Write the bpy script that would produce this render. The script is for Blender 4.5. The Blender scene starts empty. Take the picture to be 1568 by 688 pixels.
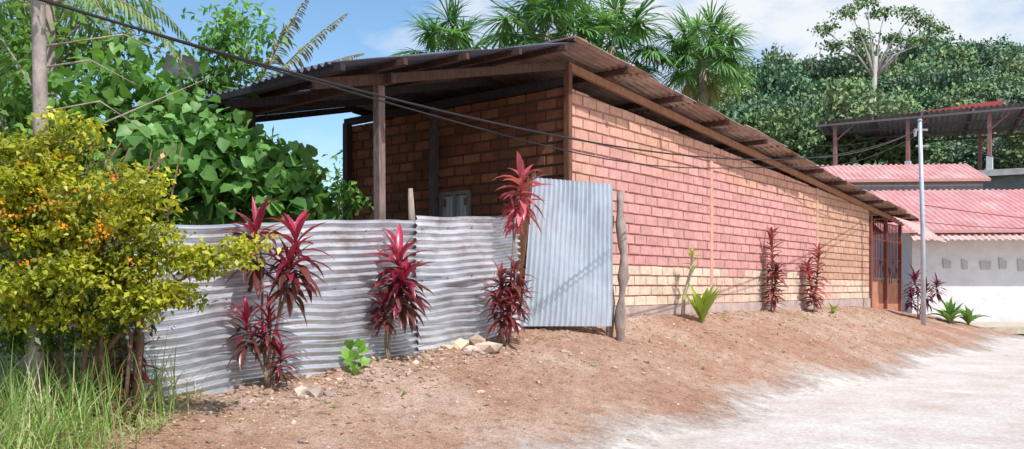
import bpy, math, random
import numpy as np
from mathutils import Vector
random.seed(7); rng=np.random.default_rng(7)
D=bpy.data; SC=bpy.context.scene
# ------------------------------------------------------------------ frame of the house
C=np.array([0.808,12.5]); R=np.array([0.634,0.773]); L=np.array([-0.773,0.634])
def W(t,s,z): 
    p=C+R*t+L*s
    return (float(p[0]),float(p[1]),float(z))
def sm(a,b,x):
    k=np.clip((np.asarray(x,float)-a)/(b-a),0,1); return k*k*(3-2*k)
def H(x,y):
    x=np.asarray(x,float); y=np.asarray(y,float)
    dx=x-C[0]; dy=y-C[1]
    t=dx*R[0]+dy*R[1]; o=-(dx*L[0]+dy*L[1])
    base=np.interp(t,[-12,-6.6,-1.2,1,14,18,23],[.38,.51,.93,1.04,.98,.7,.15])
    o2=o+.16*np.sin(t*.9+.5)+.08*np.sin(t*2.3)
    fall=1-(.55*sm(-.1,3.4,o2)+.45*np.clip((o2-.15)/3.0,0,1))
    z=base*fall
    yard=sm(-.3,.3,o)*(1-sm(2.3,3.6,o))
    z=z+yard*(.022*np.sin(x*2.1+1.3*np.sin(y*1.4))*np.cos(y*2.7+x)+.014*np.sin(x*6.3+y*3.1)*np.sin(y*7.1-x*2.2)+.008*np.sin(x*17+y*5)*np.sin(y*19-x*8)+.006*np.sin(x*31-y*12)*np.sin(y*27+x*14))
    z=z+.006*np.sin(x*3+y)*np.sin(y*2-x)
    k=x/np.maximum(y,1)
    m=sm(.02,.26,k)
    far=m*(6.0*sm(35.5,43,y)+15*sm(45,115,y)) + sm(.25,.5,k)*36*sm(150,260,y)+(1-m)*4*sm(40,120,y)
    return z+np.where(y>30,far,0)
def Hs(x,y): return float(H(x,y))
# ------------------------------------------------------------------ materials
def base_mat(name):
    m=D.materials.new(name); m.use_nodes=True
    nt=m.node_tree; nt.nodes.clear()
    out=nt.nodes.new('ShaderNodeOutputMaterial'); b=nt.nodes.new('ShaderNodeBsdfPrincipled')
    nt.links.new(b.outputs[0],out.inputs[0]); return m,nt,b,out
def N(nt,t,**k):
    n=nt.nodes.new(t)
    for a,v in k.items(): setattr(n,a,v)
    return n
def noise(nt,scale,detail=5,rough=.6,vec=None):
    n=N(nt,'ShaderNodeTexNoise'); n.inputs['Scale'].default_value=scale; n.inputs['Detail'].default_value=detail
    n.inputs['Roughness'].default_value=rough
    if vec is not None: nt.links.new(vec,n.inputs['Vector'])
    return n
def ramp(nt,fac,stops):
    r=N(nt,'ShaderNodeValToRGB'); e=r.color_ramp.elements
    while len(e)<len(stops): e.new(.5)
    for i,(p,c) in enumerate(stops):
        e[i].position=p; e[i].color=(*c,1) if len(c)==3 else c
    nt.links.new(fac,r.inputs[0]); return r
def mix(nt,fac,a,b,mode='MIX'):
    m=N(nt,'ShaderNodeMix',data_type='RGBA',blend_type=mode)
    for sock,v in ((m.inputs[0],fac),(m.inputs[6],a),(m.inputs[7],b)):
        if hasattr(v,'is_linked') or hasattr(v,'links'): nt.links.new(v,sock)
        else: sock.default_value=v if isinstance(v,(int,float)) else (*v,1)
    return m.outputs[2]
def attr_mat(name,rough=.8,metal=0.,nscale=6,namt=.35,bump=.3,bscale=40,stain=None,stain_scale=2.5,stain_lo=.5,stain_hi=.7,stretch=None,spec=.3):
    m,nt,b,out=base_mat(name)
    at=N(nt,'ShaderNodeAttribute',attribute_name='col')
    tc=N(nt,'ShaderNodeTexCoord'); vec=tc.outputs['Object']
    if stretch:
        mp=N(nt,'ShaderNodeMapping'); mp.inputs['Scale'].default_value=stretch; nt.links.new(vec,mp.inputs[0]); vec=mp.outputs[0]
    n1=noise(nt,nscale,5,.65,vec)
    r=ramp(nt,n1.outputs[0],[(.3,(1-namt,)*3),(.7,(1+namt*.35,)*3)])
    col=mix(nt,1.0,at.outputs['Color'],r.outputs[0],'MULTIPLY')
    if stain:
        n2=noise(nt,stain_scale,7,.7,vec)
        r2=ramp(nt,n2.outputs[0],[(stain_lo,(0,0,0)),(stain_hi,(1,1,1))])
        col=mix(nt,r2.outputs[0],col,stain)
    nt.links.new(col,b.inputs['Base Color'])
    b.inputs['Roughness'].default_value=rough; b.inputs['Metallic'].default_value=metal
    b.inputs['Specular IOR Level'].default_value=spec
    if bump>0:
        n3=noise(nt,bscale,5,.7,vec); bp=N(nt,'ShaderNodeBump'); bp.inputs['Strength'].default_value=bump; bp.inputs['Distance'].default_value=.02
        nt.links.new(n3.outputs[0],bp.inputs['Height']); nt.links.new(bp.outputs[0],b.inputs['Normal'])
    return m
def leaf_mat(name,rough=.45,trans=.3,spec=.4,gain=1.):
    m,nt,b,out=base_mat(name)
    at=N(nt,'ShaderNodeAttribute',attribute_name='col')
    col=mix(nt,1.,at.outputs['Color'],(gain,gain,gain),'MULTIPLY')
    nt.links.new(col,b.inputs['Base Color']); b.inputs['Roughness'].default_value=rough
    b.inputs['Specular IOR Level'].default_value=spec
    if trans>0:
        tr=N(nt,'ShaderNodeBsdfTranslucent'); c2=mix(nt,1.0,col,(1.5,1.7,.9),'MULTIPLY'); nt.links.new(c2,tr.inputs[0])
        mx=N(nt,'ShaderNodeMixShader'); mx.inputs[0].default_value=trans
        nt.links.new(b.outputs[0],mx.inputs[1]); nt.links.new(tr.outputs[0],mx.inputs[2]); nt.links.new(mx.outputs[0],out.inputs[0])
    return m
M_brick=attr_mat('brick_paint',.85,0,7,.25,.5,60,stain=(.40,.24,.19),stain_scale=3.2,stain_lo=.60,stain_hi=.90)
M_brickf=attr_mat('brick_shade_toned',.9,0,2.2,.45,.6,60,stain=(.12,.07,.05),stain_scale=1.6,stain_lo=.50,stain_hi=.76)  # front wall brick, porch shade worked into its dark colour
M_wood=attr_mat('weathered_wood',.85,0,10,.5,.5,30,stretch=(3,3,.5))
M_galv=attr_mat('galvanised_sheet',.34,.60,3,.32,.12,30,stain=(.33,.27,.23),stain_scale=2.6,stain_lo=.52,stain_hi=.76,stretch=(1,1,2.2),spec=.5)
M_gate=attr_mat('galvanised_gate_sheet',.42,.35,4,.22,.10,30,stain=(.33,.31,.30),stain_scale=2.,stain_lo=.58,stain_hi=.82,stretch=(2,2,.8),spec=.5)
M_roof=attr_mat('weathered_roof_sheet',.6,.15,3,.45,.1,20,stain=(.24,.12,.075),stain_scale=1.8,stain_lo=.48,stain_hi=.74)
M_roofd=attr_mat('dark_roof_sheet',.55,.2,3,.3,.1,20)
M_redroof=attr_mat('painted_red_sheet',.5,.0,1.5,.2,.0,20,stain=(.68,.54,.51),stain_scale=1.2,stain_lo=.48,stain_hi=.85)
M_plaster=attr_mat('plaster',.9,0,2,.15,.2,30,stain=(.45,.42,.40),stain_scale=.9,stain_lo=.60,stain_hi=.80)
M_conc=attr_mat('concrete',.9,0,4,.3,.4,30)
M_paint=attr_mat('painted_metal',.5,.2,5,.2,.0)
M_bark=attr_mat('bark',.9,0,12,.5,.8,25,stretch=(1,1,.4))
M_rock=attr_mat('stone',.9,0,8,.4,.6,30)
M_leaf=leaf_mat('leaf',gain=1.15); M_leafg=leaf_mat('glossy_leaf',.3,.25,.5,1.05); M_far=leaf_mat('far_foliage_hazed',.7,0,.1,1.25)  # M_far is lightened as part of the painted distance haze
M_rub=attr_mat('cable_rubber',.6,0,5,.1,0)
# ------------------------------------------------------------------ mesh builder
class MB:
    def __init__(s): s.v=[]; s.f=[]; s.c=[]
    def add(s,vs,fs,col):
        b=len(s.v); s.v+=[tuple(map(float,p)) for p in vs]; s.f+=[tuple(b+i for i in f) for f in fs]
        if len(col)==len(vs) and hasattr(col[0],'__len__'): s.c+=[tuple(c) for c in col]
        else: s.c+=[tuple(col)]*len(vs)
    def hexa(s,p,col): # 8 pts bottom 4, top 4
        s.add(p,[(0,3,2,1),(4,5,6,7),(0,1,5,4),(1,2,6,5),(2,3,7,6),(3,0,4,7)],col)
    def beam(s,a,b,w,h,col,up=(0,0,1),jit=0):
        a=np.array(a,float); b=np.array(b,float); d=b-a; d/=np.linalg.norm(d)
        up=np.array(up,float)
        if abs(d@up)>.98: up=np.array([R[0],R[1],0])
        sd=np.cross(d,up); sd/=np.linalg.norm(sd); u=np.cross(sd,d)
        p=[]
        for q in (a,b):
            for i,j in ((-1,-1),(1,-1),(1,1),(-1,1)):
                p.append(q+sd*i*w/2*(1+jit*random.uniform(-1,1))+u*j*h/2*(1+jit*random.uniform(-1,1)))
        s.add(p,[(0,1,2,3),(7,6,5,4),(0,4,5,1),(1,5,6,2),(2,6,7,3),(3,7,4,0)],col)
    def tube(s,pts,rad,n,col,cap=True):
        pts=[np.array(p,float) for p in pts]; vs=[];fs=[]
        for i,p in enumerate(pts):
            d=(pts[min(i+1,len(pts)-1)]-pts[max(i-1,0)]); d/=np.linalg.norm(d)+1e-9
            a=np.cross(d,(0.13,.97,.2)); a/=np.linalg.norm(a); b=np.cross(d,a)
            r=rad[i] if hasattr(rad,'__len__') else rad
            for k in range(n):
                an=2*math.pi*k/n; vs.append(p+(a*math.cos(an)+b*math.sin(an))*r)
        for i in range(len(pts)-1):
            for k in range(n): fs.append((i*n+k,i*n+(k+1)%n,(i+1)*n+(k+1)%n,(i+1)*n+k))
        if cap: fs.append(tuple(range(n))[::-1]); fs.append(tuple((len(pts)-1)*n+k for k in range(n)))
        s.add(vs,fs,col)
    def blade(s,p,d,length,w,droop,col,segs=5,fold=.25,base=.35):
        """curved strap leaf"""
        p=np.array(p,float); d=np.array(d,float); d/=np.linalg.norm(d)
        sd=np.cross(d,(0,0,1)); n_=np.linalg.norm(sd)
        sd=sd/n_ if n_>1e-3 else np.array([1.,0,0])
        vs=[];fs=[];q=p.copy()
        for i in range(segs+1):
            k=i/segs
            ww=w*(base+(1-base)*math.sin(min(1,k*1.9)*math.pi/2))*(1-max(0,(k-.45)/.55)**1.6)
            nn=np.cross(sd,d)
            vs+= [q-sd*ww/2+nn*ww*fold, q, q+sd*ww/2+nn*ww*fold]
            d=d+np.array([0,0,-droop/segs]); d/=np.linalg.norm(d); q=q+d*length/segs
        for i in range(segs):
            a=i*3; fs+=[(a,a+1,a+4,a+3),(a+1,a+2,a+5,a+4)]
        s.add(vs,fs,col)
    def obj(s,name,mat,parent=None,smooth=False):
        me=D.meshes.new(name); me.from_pydata(s.v,[],s.f); me.update()
        a=me.color_attributes.new('col','FLOAT_COLOR','POINT')
        c=np.ones((len(s.v),4),np.float32); c[:,:3]=np.array(s.c,np.float32)[:,:3]; a.data.foreach_set('color',c.ravel())
        me.materials.append(mat)
        if smooth: me.polygons.foreach_set('use_smooth',[True]*len(me.polygons))
        o=D.objects.new(name,me); SC.collection.objects.link(o)
        if parent: o.parent=parent
        return o
def empty(name):
    o=D.objects.new(name,None); SC.collection.objects.link(o); return o
def np_mesh(name,V,F,cols,mat,parent=None,smooth=False,link=True):
    """V (n,3), F (m,k) equal-size polys"""
    me=D.meshes.new(name); V=np.asarray(V,np.float32); F=np.asarray(F,np.int32); k=F.shape[1]
    me.vertices.add(len(V)); me.vertices.foreach_set('co',V.ravel())
    me.loops.add(F.size); me.loops.foreach_set('vertex_index',F.ravel())
    me.polygons.add(len(F)); me.polygons.foreach_set('loop_start',np.arange(0,F.size,k,dtype=np.int32))
    me.polygons.foreach_set('loop_total',np.full(len(F),k,np.int32))
    if smooth: me.polygons.foreach_set('use_smooth',np.ones(len(F),bool))
    me.update(calc_edges=True); me.validate()
    if cols is not None:
        a=me.color_attributes.new('col','FLOAT_COLOR','POINT'); c=np.ones((len(V),4),np.float32); c[:,:3]=cols; a.data.foreach_set('color',c.ravel())
    me.materials.append(mat)
    if not link: return me
    o=D.objects.new(name,me); SC.collection.objects.link(o)
    if parent: o.parent=parent
    return o
# leaf templates (quads only): Y = length
T_dia=(np.array([[0,0,0],[-.5,.45,.12],[0,1,0],[.5,.45,.12]]),np.array([[0,1,2,3]]))
T_heart=(np.array([[0,0,0],[-.38,-.08,.05],[-.52,.28,.1],[0,.45,0],[-.3,.72,.03],[0,1.05,-.12],[.38,-.08,.05],[.52,.28,.1],[.3,.72,.03]]),
         np.array([[0,1,2,3],[3,2,4,5],[0,3,7,6],[3,5,8,7]]))
def leaves(name,T,pos,axis,nrm,size,cols,mat,parent=None,aspect=1.,link=True):
    tv,tf=T; n=len(pos)
    ax=axis/np.linalg.norm(axis,axis=1,keepdims=True)
    sd=np.cross(ax,nrm); sd/=np.linalg.norm(sd,axis=1,keepdims=True)+1e-9
    nn=np.cross(sd,ax)
    size=np.asarray(size)[:,None,None]
    V=pos[:,None,:]+size*(tv[None,:,0:1]*aspect*sd[:,None,:]+tv[None,:,1:2]*ax[:,None,:]+tv[None,:,2:3]*nn[:,None,:])
    k=len(tv); F=(tf[None]+ (np.arange(n)*k)[:,None,None]).reshape(-1,4)
    return np_mesh(name,V.reshape(-1,3),F,np.repeat(cols,k,axis=0),mat,parent,link=link)
def crown_pts(center,radii,ncl,per,spread,shell=.6):
    d=rng.normal(size=(ncl,3)); d/=np.linalg.norm(d,axis=1,keepdims=True)
    r=shell+(1-shell)*rng.random(ncl); r*=np.where(rng.random(ncl)<.25,rng.random(ncl),1)
    r*=1+.18*rng.normal(size=ncl)
    cl=np.array(center)+d*r[:,None]*np.array(radii)
    P=np.repeat(cl,per,axis=0)+rng.normal(size=(ncl*per,3))*np.array(spread)
    return cl,P
def crown(name,blobs,T,size,colA,colB,mat,per=30,dens=1.,spread=.25,aspect=.8,updown=.5,parent=None,link=True,extra=None,eprob=0):
    PP=[];CC=[]
    for (c,r,n) in blobs:
        sp=spread
        cl,P=crown_pts(c,r,n,per,(sp,sp,sp*.6))
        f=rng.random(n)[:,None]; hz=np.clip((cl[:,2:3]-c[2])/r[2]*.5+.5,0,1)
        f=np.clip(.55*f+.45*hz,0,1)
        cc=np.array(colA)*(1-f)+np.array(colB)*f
        PP.append(P); CC.append(np.repeat(cc,per,axis=0))
    P=np.concatenate(PP); Cc=np.concatenate(CC); n=len(P)
    Cc=Cc*(.7+.6*rng.random((n,1)))
    if extra is not None:
        mk=rng.random(n)<eprob; Cc[mk]=np.array(extra)*(.7+.5*rng.random((mk.sum(),1)))
    ax=rng.normal(size=(n,3)); ax[:,2]-=updown
    nr=rng.normal(size=(n,3))*.6+np.array([.1,-.35,1.0])
    return leaves(name,T,P,ax,nr,size*(.6+.7*rng.random(n)),Cc,mat,parent,aspect,link)
# ------------------------------------------------------------------ ground
def axis_pts(segs):
    out=[]
    for a,b,st in segs: out+=list(np.arange(a,b,st))
    out.append(segs[-1][1]); return np.array(out)
gx=axis_pts([(-500,-60,22),(-60,-12,3),(-12,-5,.35),(-5,9,.06),(9,20,.2),(20,80,2.),(80,500,15)])
gy=axis_pts([(-300,-20,20),(-20,3,1.5),(3,5,.2),(5,15,.06),(15,26,.14),(26,50,.6),(50,130,2.5),(130,300,8),(300,900,50)])
X,Y=np.meshgrid(gx,gy); Z=H(X,Y)
V=np.stack([X,Y,Z],-1).reshape(-1,3); nx=len(gx); ny=len(gy)
i=np.arange(ny-1)[:,None]*nx+np.arange(nx-1)[None]; i=i.ravel()
F=np.stack([i,i+1,i+nx+1,i+nx],1)
m,nt,b,out=base_mat('dirt_ground')
tc=N(nt,'ShaderNodeTexCoord'); o_=tc.outputs['Object']
n1=noise(nt,.8,8,.68,o_); n2=noise(nt,7,8,.78,o_); n3=noise(nt,60,4,.7,o_)
c1=ramp(nt,n1.outputs[0],[(.32,(.43,.235,.16)),(.48,(.51,.315,.225)),(.66,(.64,.47,.37))]).outputs[0]
c2=ramp(nt,n2.outputs[0],[(.32,(.66,.59,.54)),(.5,(1,1,1)),(.72,(1.18,1.22,1.25))]).outputs[0]
c3=ramp(nt,n3.outputs[0],[(.38,(.68,.65,.62)),(.6,(1.1,1.1,1.1))]).outputs[0]
col=mix(nt,1.,mix(nt,1.,c1,c2,'MULTIPLY'),c3,'MULTIPLY')
sx=N(nt,'ShaderNodeSeparateXYZ'); nt.links.new(o_,sx.inputs[0])
mr=N(nt,'ShaderNodeMapRange'); mr.inputs[1].default_value=30; mr.inputs[2].default_value=38; nt.links.new(sx.outputs['Y'],mr.inputs[0])
gcol=ramp(nt,noise(nt,.3,6,.7,o_).outputs[0],[(.3,(.06,.10,.03)),(.7,(.12,.18,.06))]).outputs[0]
col=mix(nt,mr.outputs[0],col,gcol)
nt.links.new(col,b.inputs['Base Color']); b.inputs['Roughness'].default_value=.95; b.inputs['Specular IOR Level'].default_value=.15
vo=N(nt,'ShaderNodeTexVoronoi'); vo.inputs['Scale'].default_value=30; nt.links.new(o_,vo.inputs['Vector'])
ad=N(nt,'ShaderNodeMath',operation='MULTIPLY_ADD'); nt.links.new(n2.outputs[0],ad.inputs[0]); ad.inputs[1].default_value=3.0; nt.links.new(vo.outputs['Distance'],ad.inputs[2])
ad2=N(nt,'ShaderNodeMath',operation='ADD'); nt.links.new(ad.outputs[0],ad2.inputs[0]); nt.links.new(n3.outputs[0],ad2.inputs[1])
bp=N(nt,'ShaderNodeBump'); bp.inputs['Strength'].default_value=.75; bp.inputs['Distance'].default_value=.03
nt.links.new(ad2.outputs[0],bp.inputs['Height']); nt.links.new(bp.outputs[0],b.inputs['Normal'])
np_mesh('ground',V,F,None,m,smooth=True)
# ------------------------------------------------------------------ road
ts=np.arange(-22,60,.25); os_=np.concatenate([np.arange(1.3,4.6,.12),np.arange(4.6,14,.6)])
TT,OO=np.meshgrid(ts,os_)
RX=C[0]+R[0]*TT-L[0]*OO; RY=C[1]+R[1]*TT-L[1]*OO
bend=np.clip(TT-16,0,None)**2*.012   # road swings right far away
RX=RX+bend*.77; RY=RY-bend*.63*.3
RZ=H(RX,RY)+.016
edge=sm(1.5,4.1,OO+.22*np.sin(TT*.9)+.13*np.sin(TT*2.3+1))
V=np.stack([RX,RY,RZ],-1).reshape(-1,3); nx=len(ts)
i=np.arange(len(os_)-1)[:,None]*nx+np.arange(nx-1)[None]; i=i.ravel()
F=np.stack([i,i+nx,i+nx+1,i+1],1)
m,nt,b,out=base_mat('pale_gravel_road')
at=N(nt,'ShaderNodeAttribute',attribute_name='col'); tc=N(nt,'ShaderNodeTexCoord'); o_=tc.outputs['Object']
n1=noise(nt,.8,8,.72,o_); n2=noise(nt,22,7,.78,o_)
c1=ramp(nt,n1.outputs[0],[(.3,(.52,.43,.37)),(.48,(.61,.55,.50)),(.64,(.70,.66,.62))]).outputs[0]
c2=ramp(nt,n2.outputs[0],[(.34,(.72,.69,.66)),(.6,(1.06,1.06,1.06))]).outputs[0]
nt.links.new(mix(nt,1.,c1,c2,'MULTIPLY'),b.inputs['Base Color']); b.inputs['Roughness'].default_value=.95; b.inputs['Specular IOR Level'].default_value=.15
bp=N(nt,'ShaderNodeBump'); bp.inputs['Strength'].default_value=.6; bp.inputs['Distance'].default_value=.025
nt.links.new(n2.outputs[0],bp.inputs['Height']); nt.links.new(bp.outputs[0],b.inputs['Normal'])
nE=noise(nt,3.2,9,.85,o_); a1=N(nt,'ShaderNodeMath',operation='MULTIPLY_ADD'); nt.links.new(nE.outputs[0],a1.inputs[0]); a1.inputs[1].default_value=1.5
sc=N(nt,'ShaderNodeSeparateColor'); nt.links.new(at.outputs['Color'],sc.inputs[0])
s1=N(nt,'ShaderNodeMath',operation='MULTIPLY_ADD'); nt.links.new(sc.outputs[0],s1.inputs[0]); s1.inputs[1].default_value=1.5; s1.inputs[2].default_value=-1.15
nt.links.new(s1.outputs[0],a1.inputs[2])
rr=ramp(nt,a1.outputs[0],[(.08,(0,0,0)),(.70,(1,1,1))])
tr=N(nt,'ShaderNodeBsdfTransparent'); mx=N(nt,'ShaderNodeMixShader')
nt.links.new(rr.outputs[0],mx.inputs[0]); nt.links.new(tr.outputs[0],mx.inputs[1]); nt.links.new(b.outputs[0],mx.inputs[2]); nt.links.new(mx.outputs[0],out.inputs[0])
ec=edge.reshape(-1,1).repeat(3,1)
np_mesh('gravel_road',V,F,ec,m,smooth=True)
# ------------------------------------------------------------------ brick house
house=empty('brick_house')
def brick_wall(name,t0,s0,dt,ds,nrm,length,z0,topf,colf,holes=(),g=.026,mat=None):
    mb=MB(); nrm=np.array([nrm[0],nrm[1],0.]); bh=.168; bw=.375; row=0; z=z0
    def P(a,zz,off):
        p=np.array(W(t0+dt*a,s0+ds*a,zz)); return p+nrm*off
    while z<6:
        a=-(bw/2 if row%2 else 0)+random.uniform(-.02,.02)
        while a<length:
            a0=max(a,0)+g/2; a1=min(a+bw,length)-g/2
            if a1-a0>.03:
                ta=min(z+bh-g,topf(a0)); tb=min(z+bh-g,topf(a1)); mid=(a0+a1)/2
                inh=any(h[0]-.02<mid<h[1]+.02 and h[2]-.02<z+bh/2<h[3]+.02 for h in holes)
                if min(ta,tb)>z+.02 and not inh:
                    pr=.017+random.uniform(-.004,.005); j=lambda:random.uniform(-.005,.005)
                    c=np.array(colf(mid,z+bh/2))*random.uniform(.88,1.08)
                    ins=.006
                    f=[P(a0+j(),z+j(),-.005),P(a1+j(),z+j(),-.005),P(a1+j(),tb+j(),-.005),P(a0+j(),ta+j(),-.005)]
                    k=[P(a0+ins+j(),z+ins+j(),pr),P(a1-ins+j(),z+ins+j(),pr),P(a1-ins+j(),tb-ins+j(),pr),P(a0+ins+j(),ta-ins+j(),pr)]
                    mb.add(f+k,[(4,5,6,7),(0,1,5,4),(1,2,6,5),(2,3,7,6),(3,0,4,7)],c)
            a+=bw
        z+=bh; row+=1
    return mb.obj(name,mat or M_brick,house)
def roof_long(t,s=0): return 4.94-.075*(t+.36)
def roof_short(t): return 4.94+.27*(t+.36)
wtopR=lambda t: min(4.45-.055*t+0.0, roof_long(t)-.1) 
def mixc(a,b,k): return np.array(a)*(1-k)+np.array(b)*k
peach=(.70,.40,.29); pink=(.68,.35,.325); yel=(.78,.62,.47); orng=(.60,.36,.25)
def colR(t,z):
    n=.25*math.sin(t*1.7+z)+.2*math.sin(t*.6+2*z)
    if z<1.93-.02*t+.05*math.sin(t*3): return mixc(yel,pink,.06+.34*max(0,math.sin(t*1.1+2))*(1 if t>5 else .3))
    if t>10.35: return np.array(orng)
    up=sm(3.7-.075*t,4.25-.075*t,z+n*.6); le=1-sm(.3,1.3,t+n)
    k=max(float(up),float(le)*.7)
    return mixc(pink,peach,k)
brick_wall('wall_side',0,0,1,0,-L,14.36,1.20,wtopR,colR,g=.022)
colL=lambda a,z: mixc((.23,.088,.05),(.38,.165,.09),random.random()**2)  # brick colours darkened to carry the shade under the porch
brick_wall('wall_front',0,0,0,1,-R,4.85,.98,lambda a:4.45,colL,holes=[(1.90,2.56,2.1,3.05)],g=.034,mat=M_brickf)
mb=MB()
mcR=(.40,.20,.155); mc=(.11,.065,.05); th=.14
def slab(t0,s0,t1,s1,zb,ztf,off,col,n=14):
    for q in range(n):
        a=q/n;b_=(q+1)/n
        ta,tb=t0+(t1-t0)*a,t0+(t1-t0)*b_; sa,sb=s0+(s1-s0)*a,s0+(s1-s0)*b_
        za,zb_=ztf(ta),ztf(tb)
        mb.hexa([W(ta,sa,zb),W(tb,sb,zb),W(tb+off[0],sb+off[1],zb),W(ta+off[0],sa+off[1],zb),
                 W(ta,sa,za),W(tb,sb,zb_),W(tb+off[0],sb+off[1],zb_),W(ta+off[0],sa+off[1],za)],col)
slab(0.0,0,14.36,0,.5,lambda t:wtopR(t)-.01,(0,th),mcR)
slab(0,0.02,0,1.90,.5,lambda t:4.44,(th,0),mc,1)
slab(0,1.90,0,2.56,.5,lambda t:2.1,(th,0),mc,1)
slab(0,1.90,0,2.56,3.05,lambda t:4.44,(th,0),mc,1)
slab(0,2.56,0,4.85,.5,lambda t:4.44,(th,0),mc,1)
slab(.14,4.85,14.36,4.85,.5,lambda t:wtopR(t),(0,-th),mc)
slab(14.36,.15,14.36,4.7,.5,lambda t:wtopR(14.3),(-th,0),(.5,.24,.13),1)
mb.obj('wall_core',M_conc,house)
mb=MB()
for q in range(24):
    ta,tb=14.36*q/24,14.36*(q+1)/24
    mb.hexa([W(ta,-.05,.3),W(tb,-.05,.3),W(tb,-.001,.3),W(ta,-.001,.3),W(ta,-.05,1.19+random.uniform(-.01,.01)),W(tb,-.05,1.19),W(tb,-.001,1.19),W(ta,-.001,1.19)],(.52,.40,.36))
mb.obj('plinth',M_conc,house)
mb=MB()
for t,c in ((4.67,mixc(pink,peach,.5)),(10.3,(.62,.38,.27))):
    zt=wtopR(t)
    mb.hexa([W(t-.06,-.028,1.19),W(t+.06,-.028,1.19),W(t+.06,0,1.19),W(t-.06,0,1.19),W(t-.06,-.028,zt),W(t+.06,-.028,zt),W(t+.06,0,zt),W(t-.06,0,zt)],c)
mb.obj('wall_columns',M_brick,house)
# corrugated sheet helper
def corr(name,O,U,Vv,lu,lv,pitch,amp,mat,parent,cols,nu=24,warp=0.,per=8,edge=0.,seed=0):
    O=np.array(O,float);U=np.array(U,float);Vv=np.array(Vv,float)
    U/=np.linalg.norm(U);Vv/=np.linalg.norm(Vv); Nn=np.cross(U,Vv);Nn/=np.linalg.norm(Nn)
    nv=max(2,int(lv/pitch*per)); u=np.linspace(0,lu,nu+1); v=np.linspace(0,lv,nv+1)
    UU,VV=np.meshgrid(u,v)
    r=np.random.default_rng(seed); ph=r.random(6)*6.28
    w=warp*(np.sin(UU*1.7+ph[0])*np.sin(VV*1.9+ph[1])+.6*np.sin(UU*4.1+ph[2]+VV)+.4*np.sin(VV*5+UU*2+ph[3])+.35*np.sin(UU*9+ph[4])*np.sin(VV*7+ph[5]))
    off=amp*np.sin(2*np.pi*VV/pitch)*(1+.3*np.sin(UU*3+VV*4+ph[4]))+w
    vv=VV+edge*(np.sin(UU*2.3+ph[5])+.5*np.sin(UU*7+ph[1]))
    P=O+U*UU[...,None]+Vv*vv[...,None]+Nn*off[...,None]
    n=nu+1; i=(np.arange(nv)[:,None]*n+np.arange(nu)[None]).ravel()
    F=np.stack([i,i+1,i+n+1,i+n],1)
    cc=np.tile(np.array(cols,np.float32),(P.shape[0]*P.shape[1],1))
    return np_mesh(name,P.reshape(-1,3),F,cc,mat,parent,smooth=True)
sl=np.array([R[0],R[1],-.075]); cols_l=[(.38,.26,.21),(.46,.34,.29),(.35,.24,.19),(.50,.38,.33)]
t=-.36; k=0
while t<17.6:
    ln=min(1.85,17.7-t)
    ov=.47+random.uniform(-.07,.07)
    corr('roof_sheet_long_%d'%k,W(t-.12,-ov,roof_long(t-.12)+.014*(k%2)+.02),sl+np.array([0,0,random.uniform(-.006,.006)]),(L[0],L[1],0),ln+.22,5.3+ov,.115,.023,M_roof,house,cols_l[k%4],nu=8,warp=.010,seed=k)
    t+=ln; k+=1
ssl=np.array([-R[0],-R[1],-.27])
for k,(a,b_) in enumerate([(-.45,1.0),(.95,2.4),(2.35,3.8),(3.75,5.35)]):
    corr('roof_sheet_porch_%d'%k,W(-.30,a,4.965+.01*(k%2)),ssl+np.array([0,0,-.008*k]),(L[0],L[1],0),4.52+random.uniform(-.08,.08),b_-a,.115,.02,M_roofd,house,(.085,.10,.155) if k%2 else (.12,.13,.18),nu=14,warp=.008,seed=30+k)
mb=MB()
mb.beam(W(-.36,-.5,4.985),W(-.36,5.35,4.985),.30,.025,(.34,.25,.2))
mb.obj('ridge_cap',M_roof,house)
mb=MB(); wd=(.20,.095,.055); wdk=(.05,.042,.045)
ptl=[.9,2.6,4.4,6.1,7.7,9.3,10.9,12.4,13.9,15.3,16.6,17.5]
for t in ptl: mb.beam(W(t,-.52,roof_long(t)-.055),W(t,4.9,roof_long(t)-.055),.08,.09,(.11,.05,.038))
for t in (-.75,-1.75,-2.75,-3.75,-4.62): mb.beam(W(t,-.53,roof_short(t)-.06),W(t,5.3,roof_short(t)-.06),.06,.07,(.10,.055,.045) if t>-4 else wdk)
mb.beam(W(-.05,-.05,roof_long(0)-.18),W(17.6,-.05,roof_long(17.6)-.15),.06,.12,(.42,.22,.13))
mb.beam(W(0,-.03,4.76),W(-4.6,-.03,roof_short(-4.6)-.16),.06,.11,(.11,.06,.045))
for s in (1.6,3.2,4.8): 
    mb.beam(W(0,s,4.76),W(-4.6,s,roof_short(-4.6)-.16),.07,.10,wdk)
    mb.beam(W(0,s,roof_long(0)-.16),W(14.3,s,roof_long(14.3)-.16),.07,.12,wdk)
mb.beam(W(-3.62,-.2,3.86),W(-3.62,5.2,3.84),.07,.11,(.12,.07,.055))
mb.beam(W(-.06,-.1,4.52),W(-.06,4.95,4.52),.08,.12,wdk)
def post(t,s,z0,z1,w,c,lean=(0,0)): mb.beam(W(t,s,z0),W(t+lean[0],s+lean[1],z1),w,w,c)
post(-.055,-.06,.8,4.75,.09,(.20,.09,.055)); post(-3.62,0.02,.6,3.82,.095,(.24,.17,.155),(.0,.03)); post(-3.62,2.6,.6,3.82,.1,wdk); post(-3.62,5,.6,3.82,.1,wdk)
post(-.08,2.66,.8,4.5,.11,(.12,.11,.12)); post(-.06,4.9,.8,4.5,.12,(.07,.06,.06))
mb.obj('timber_frame',M_wood,house)
mb=MB(); fr_=(.20,.20,.20)
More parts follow.
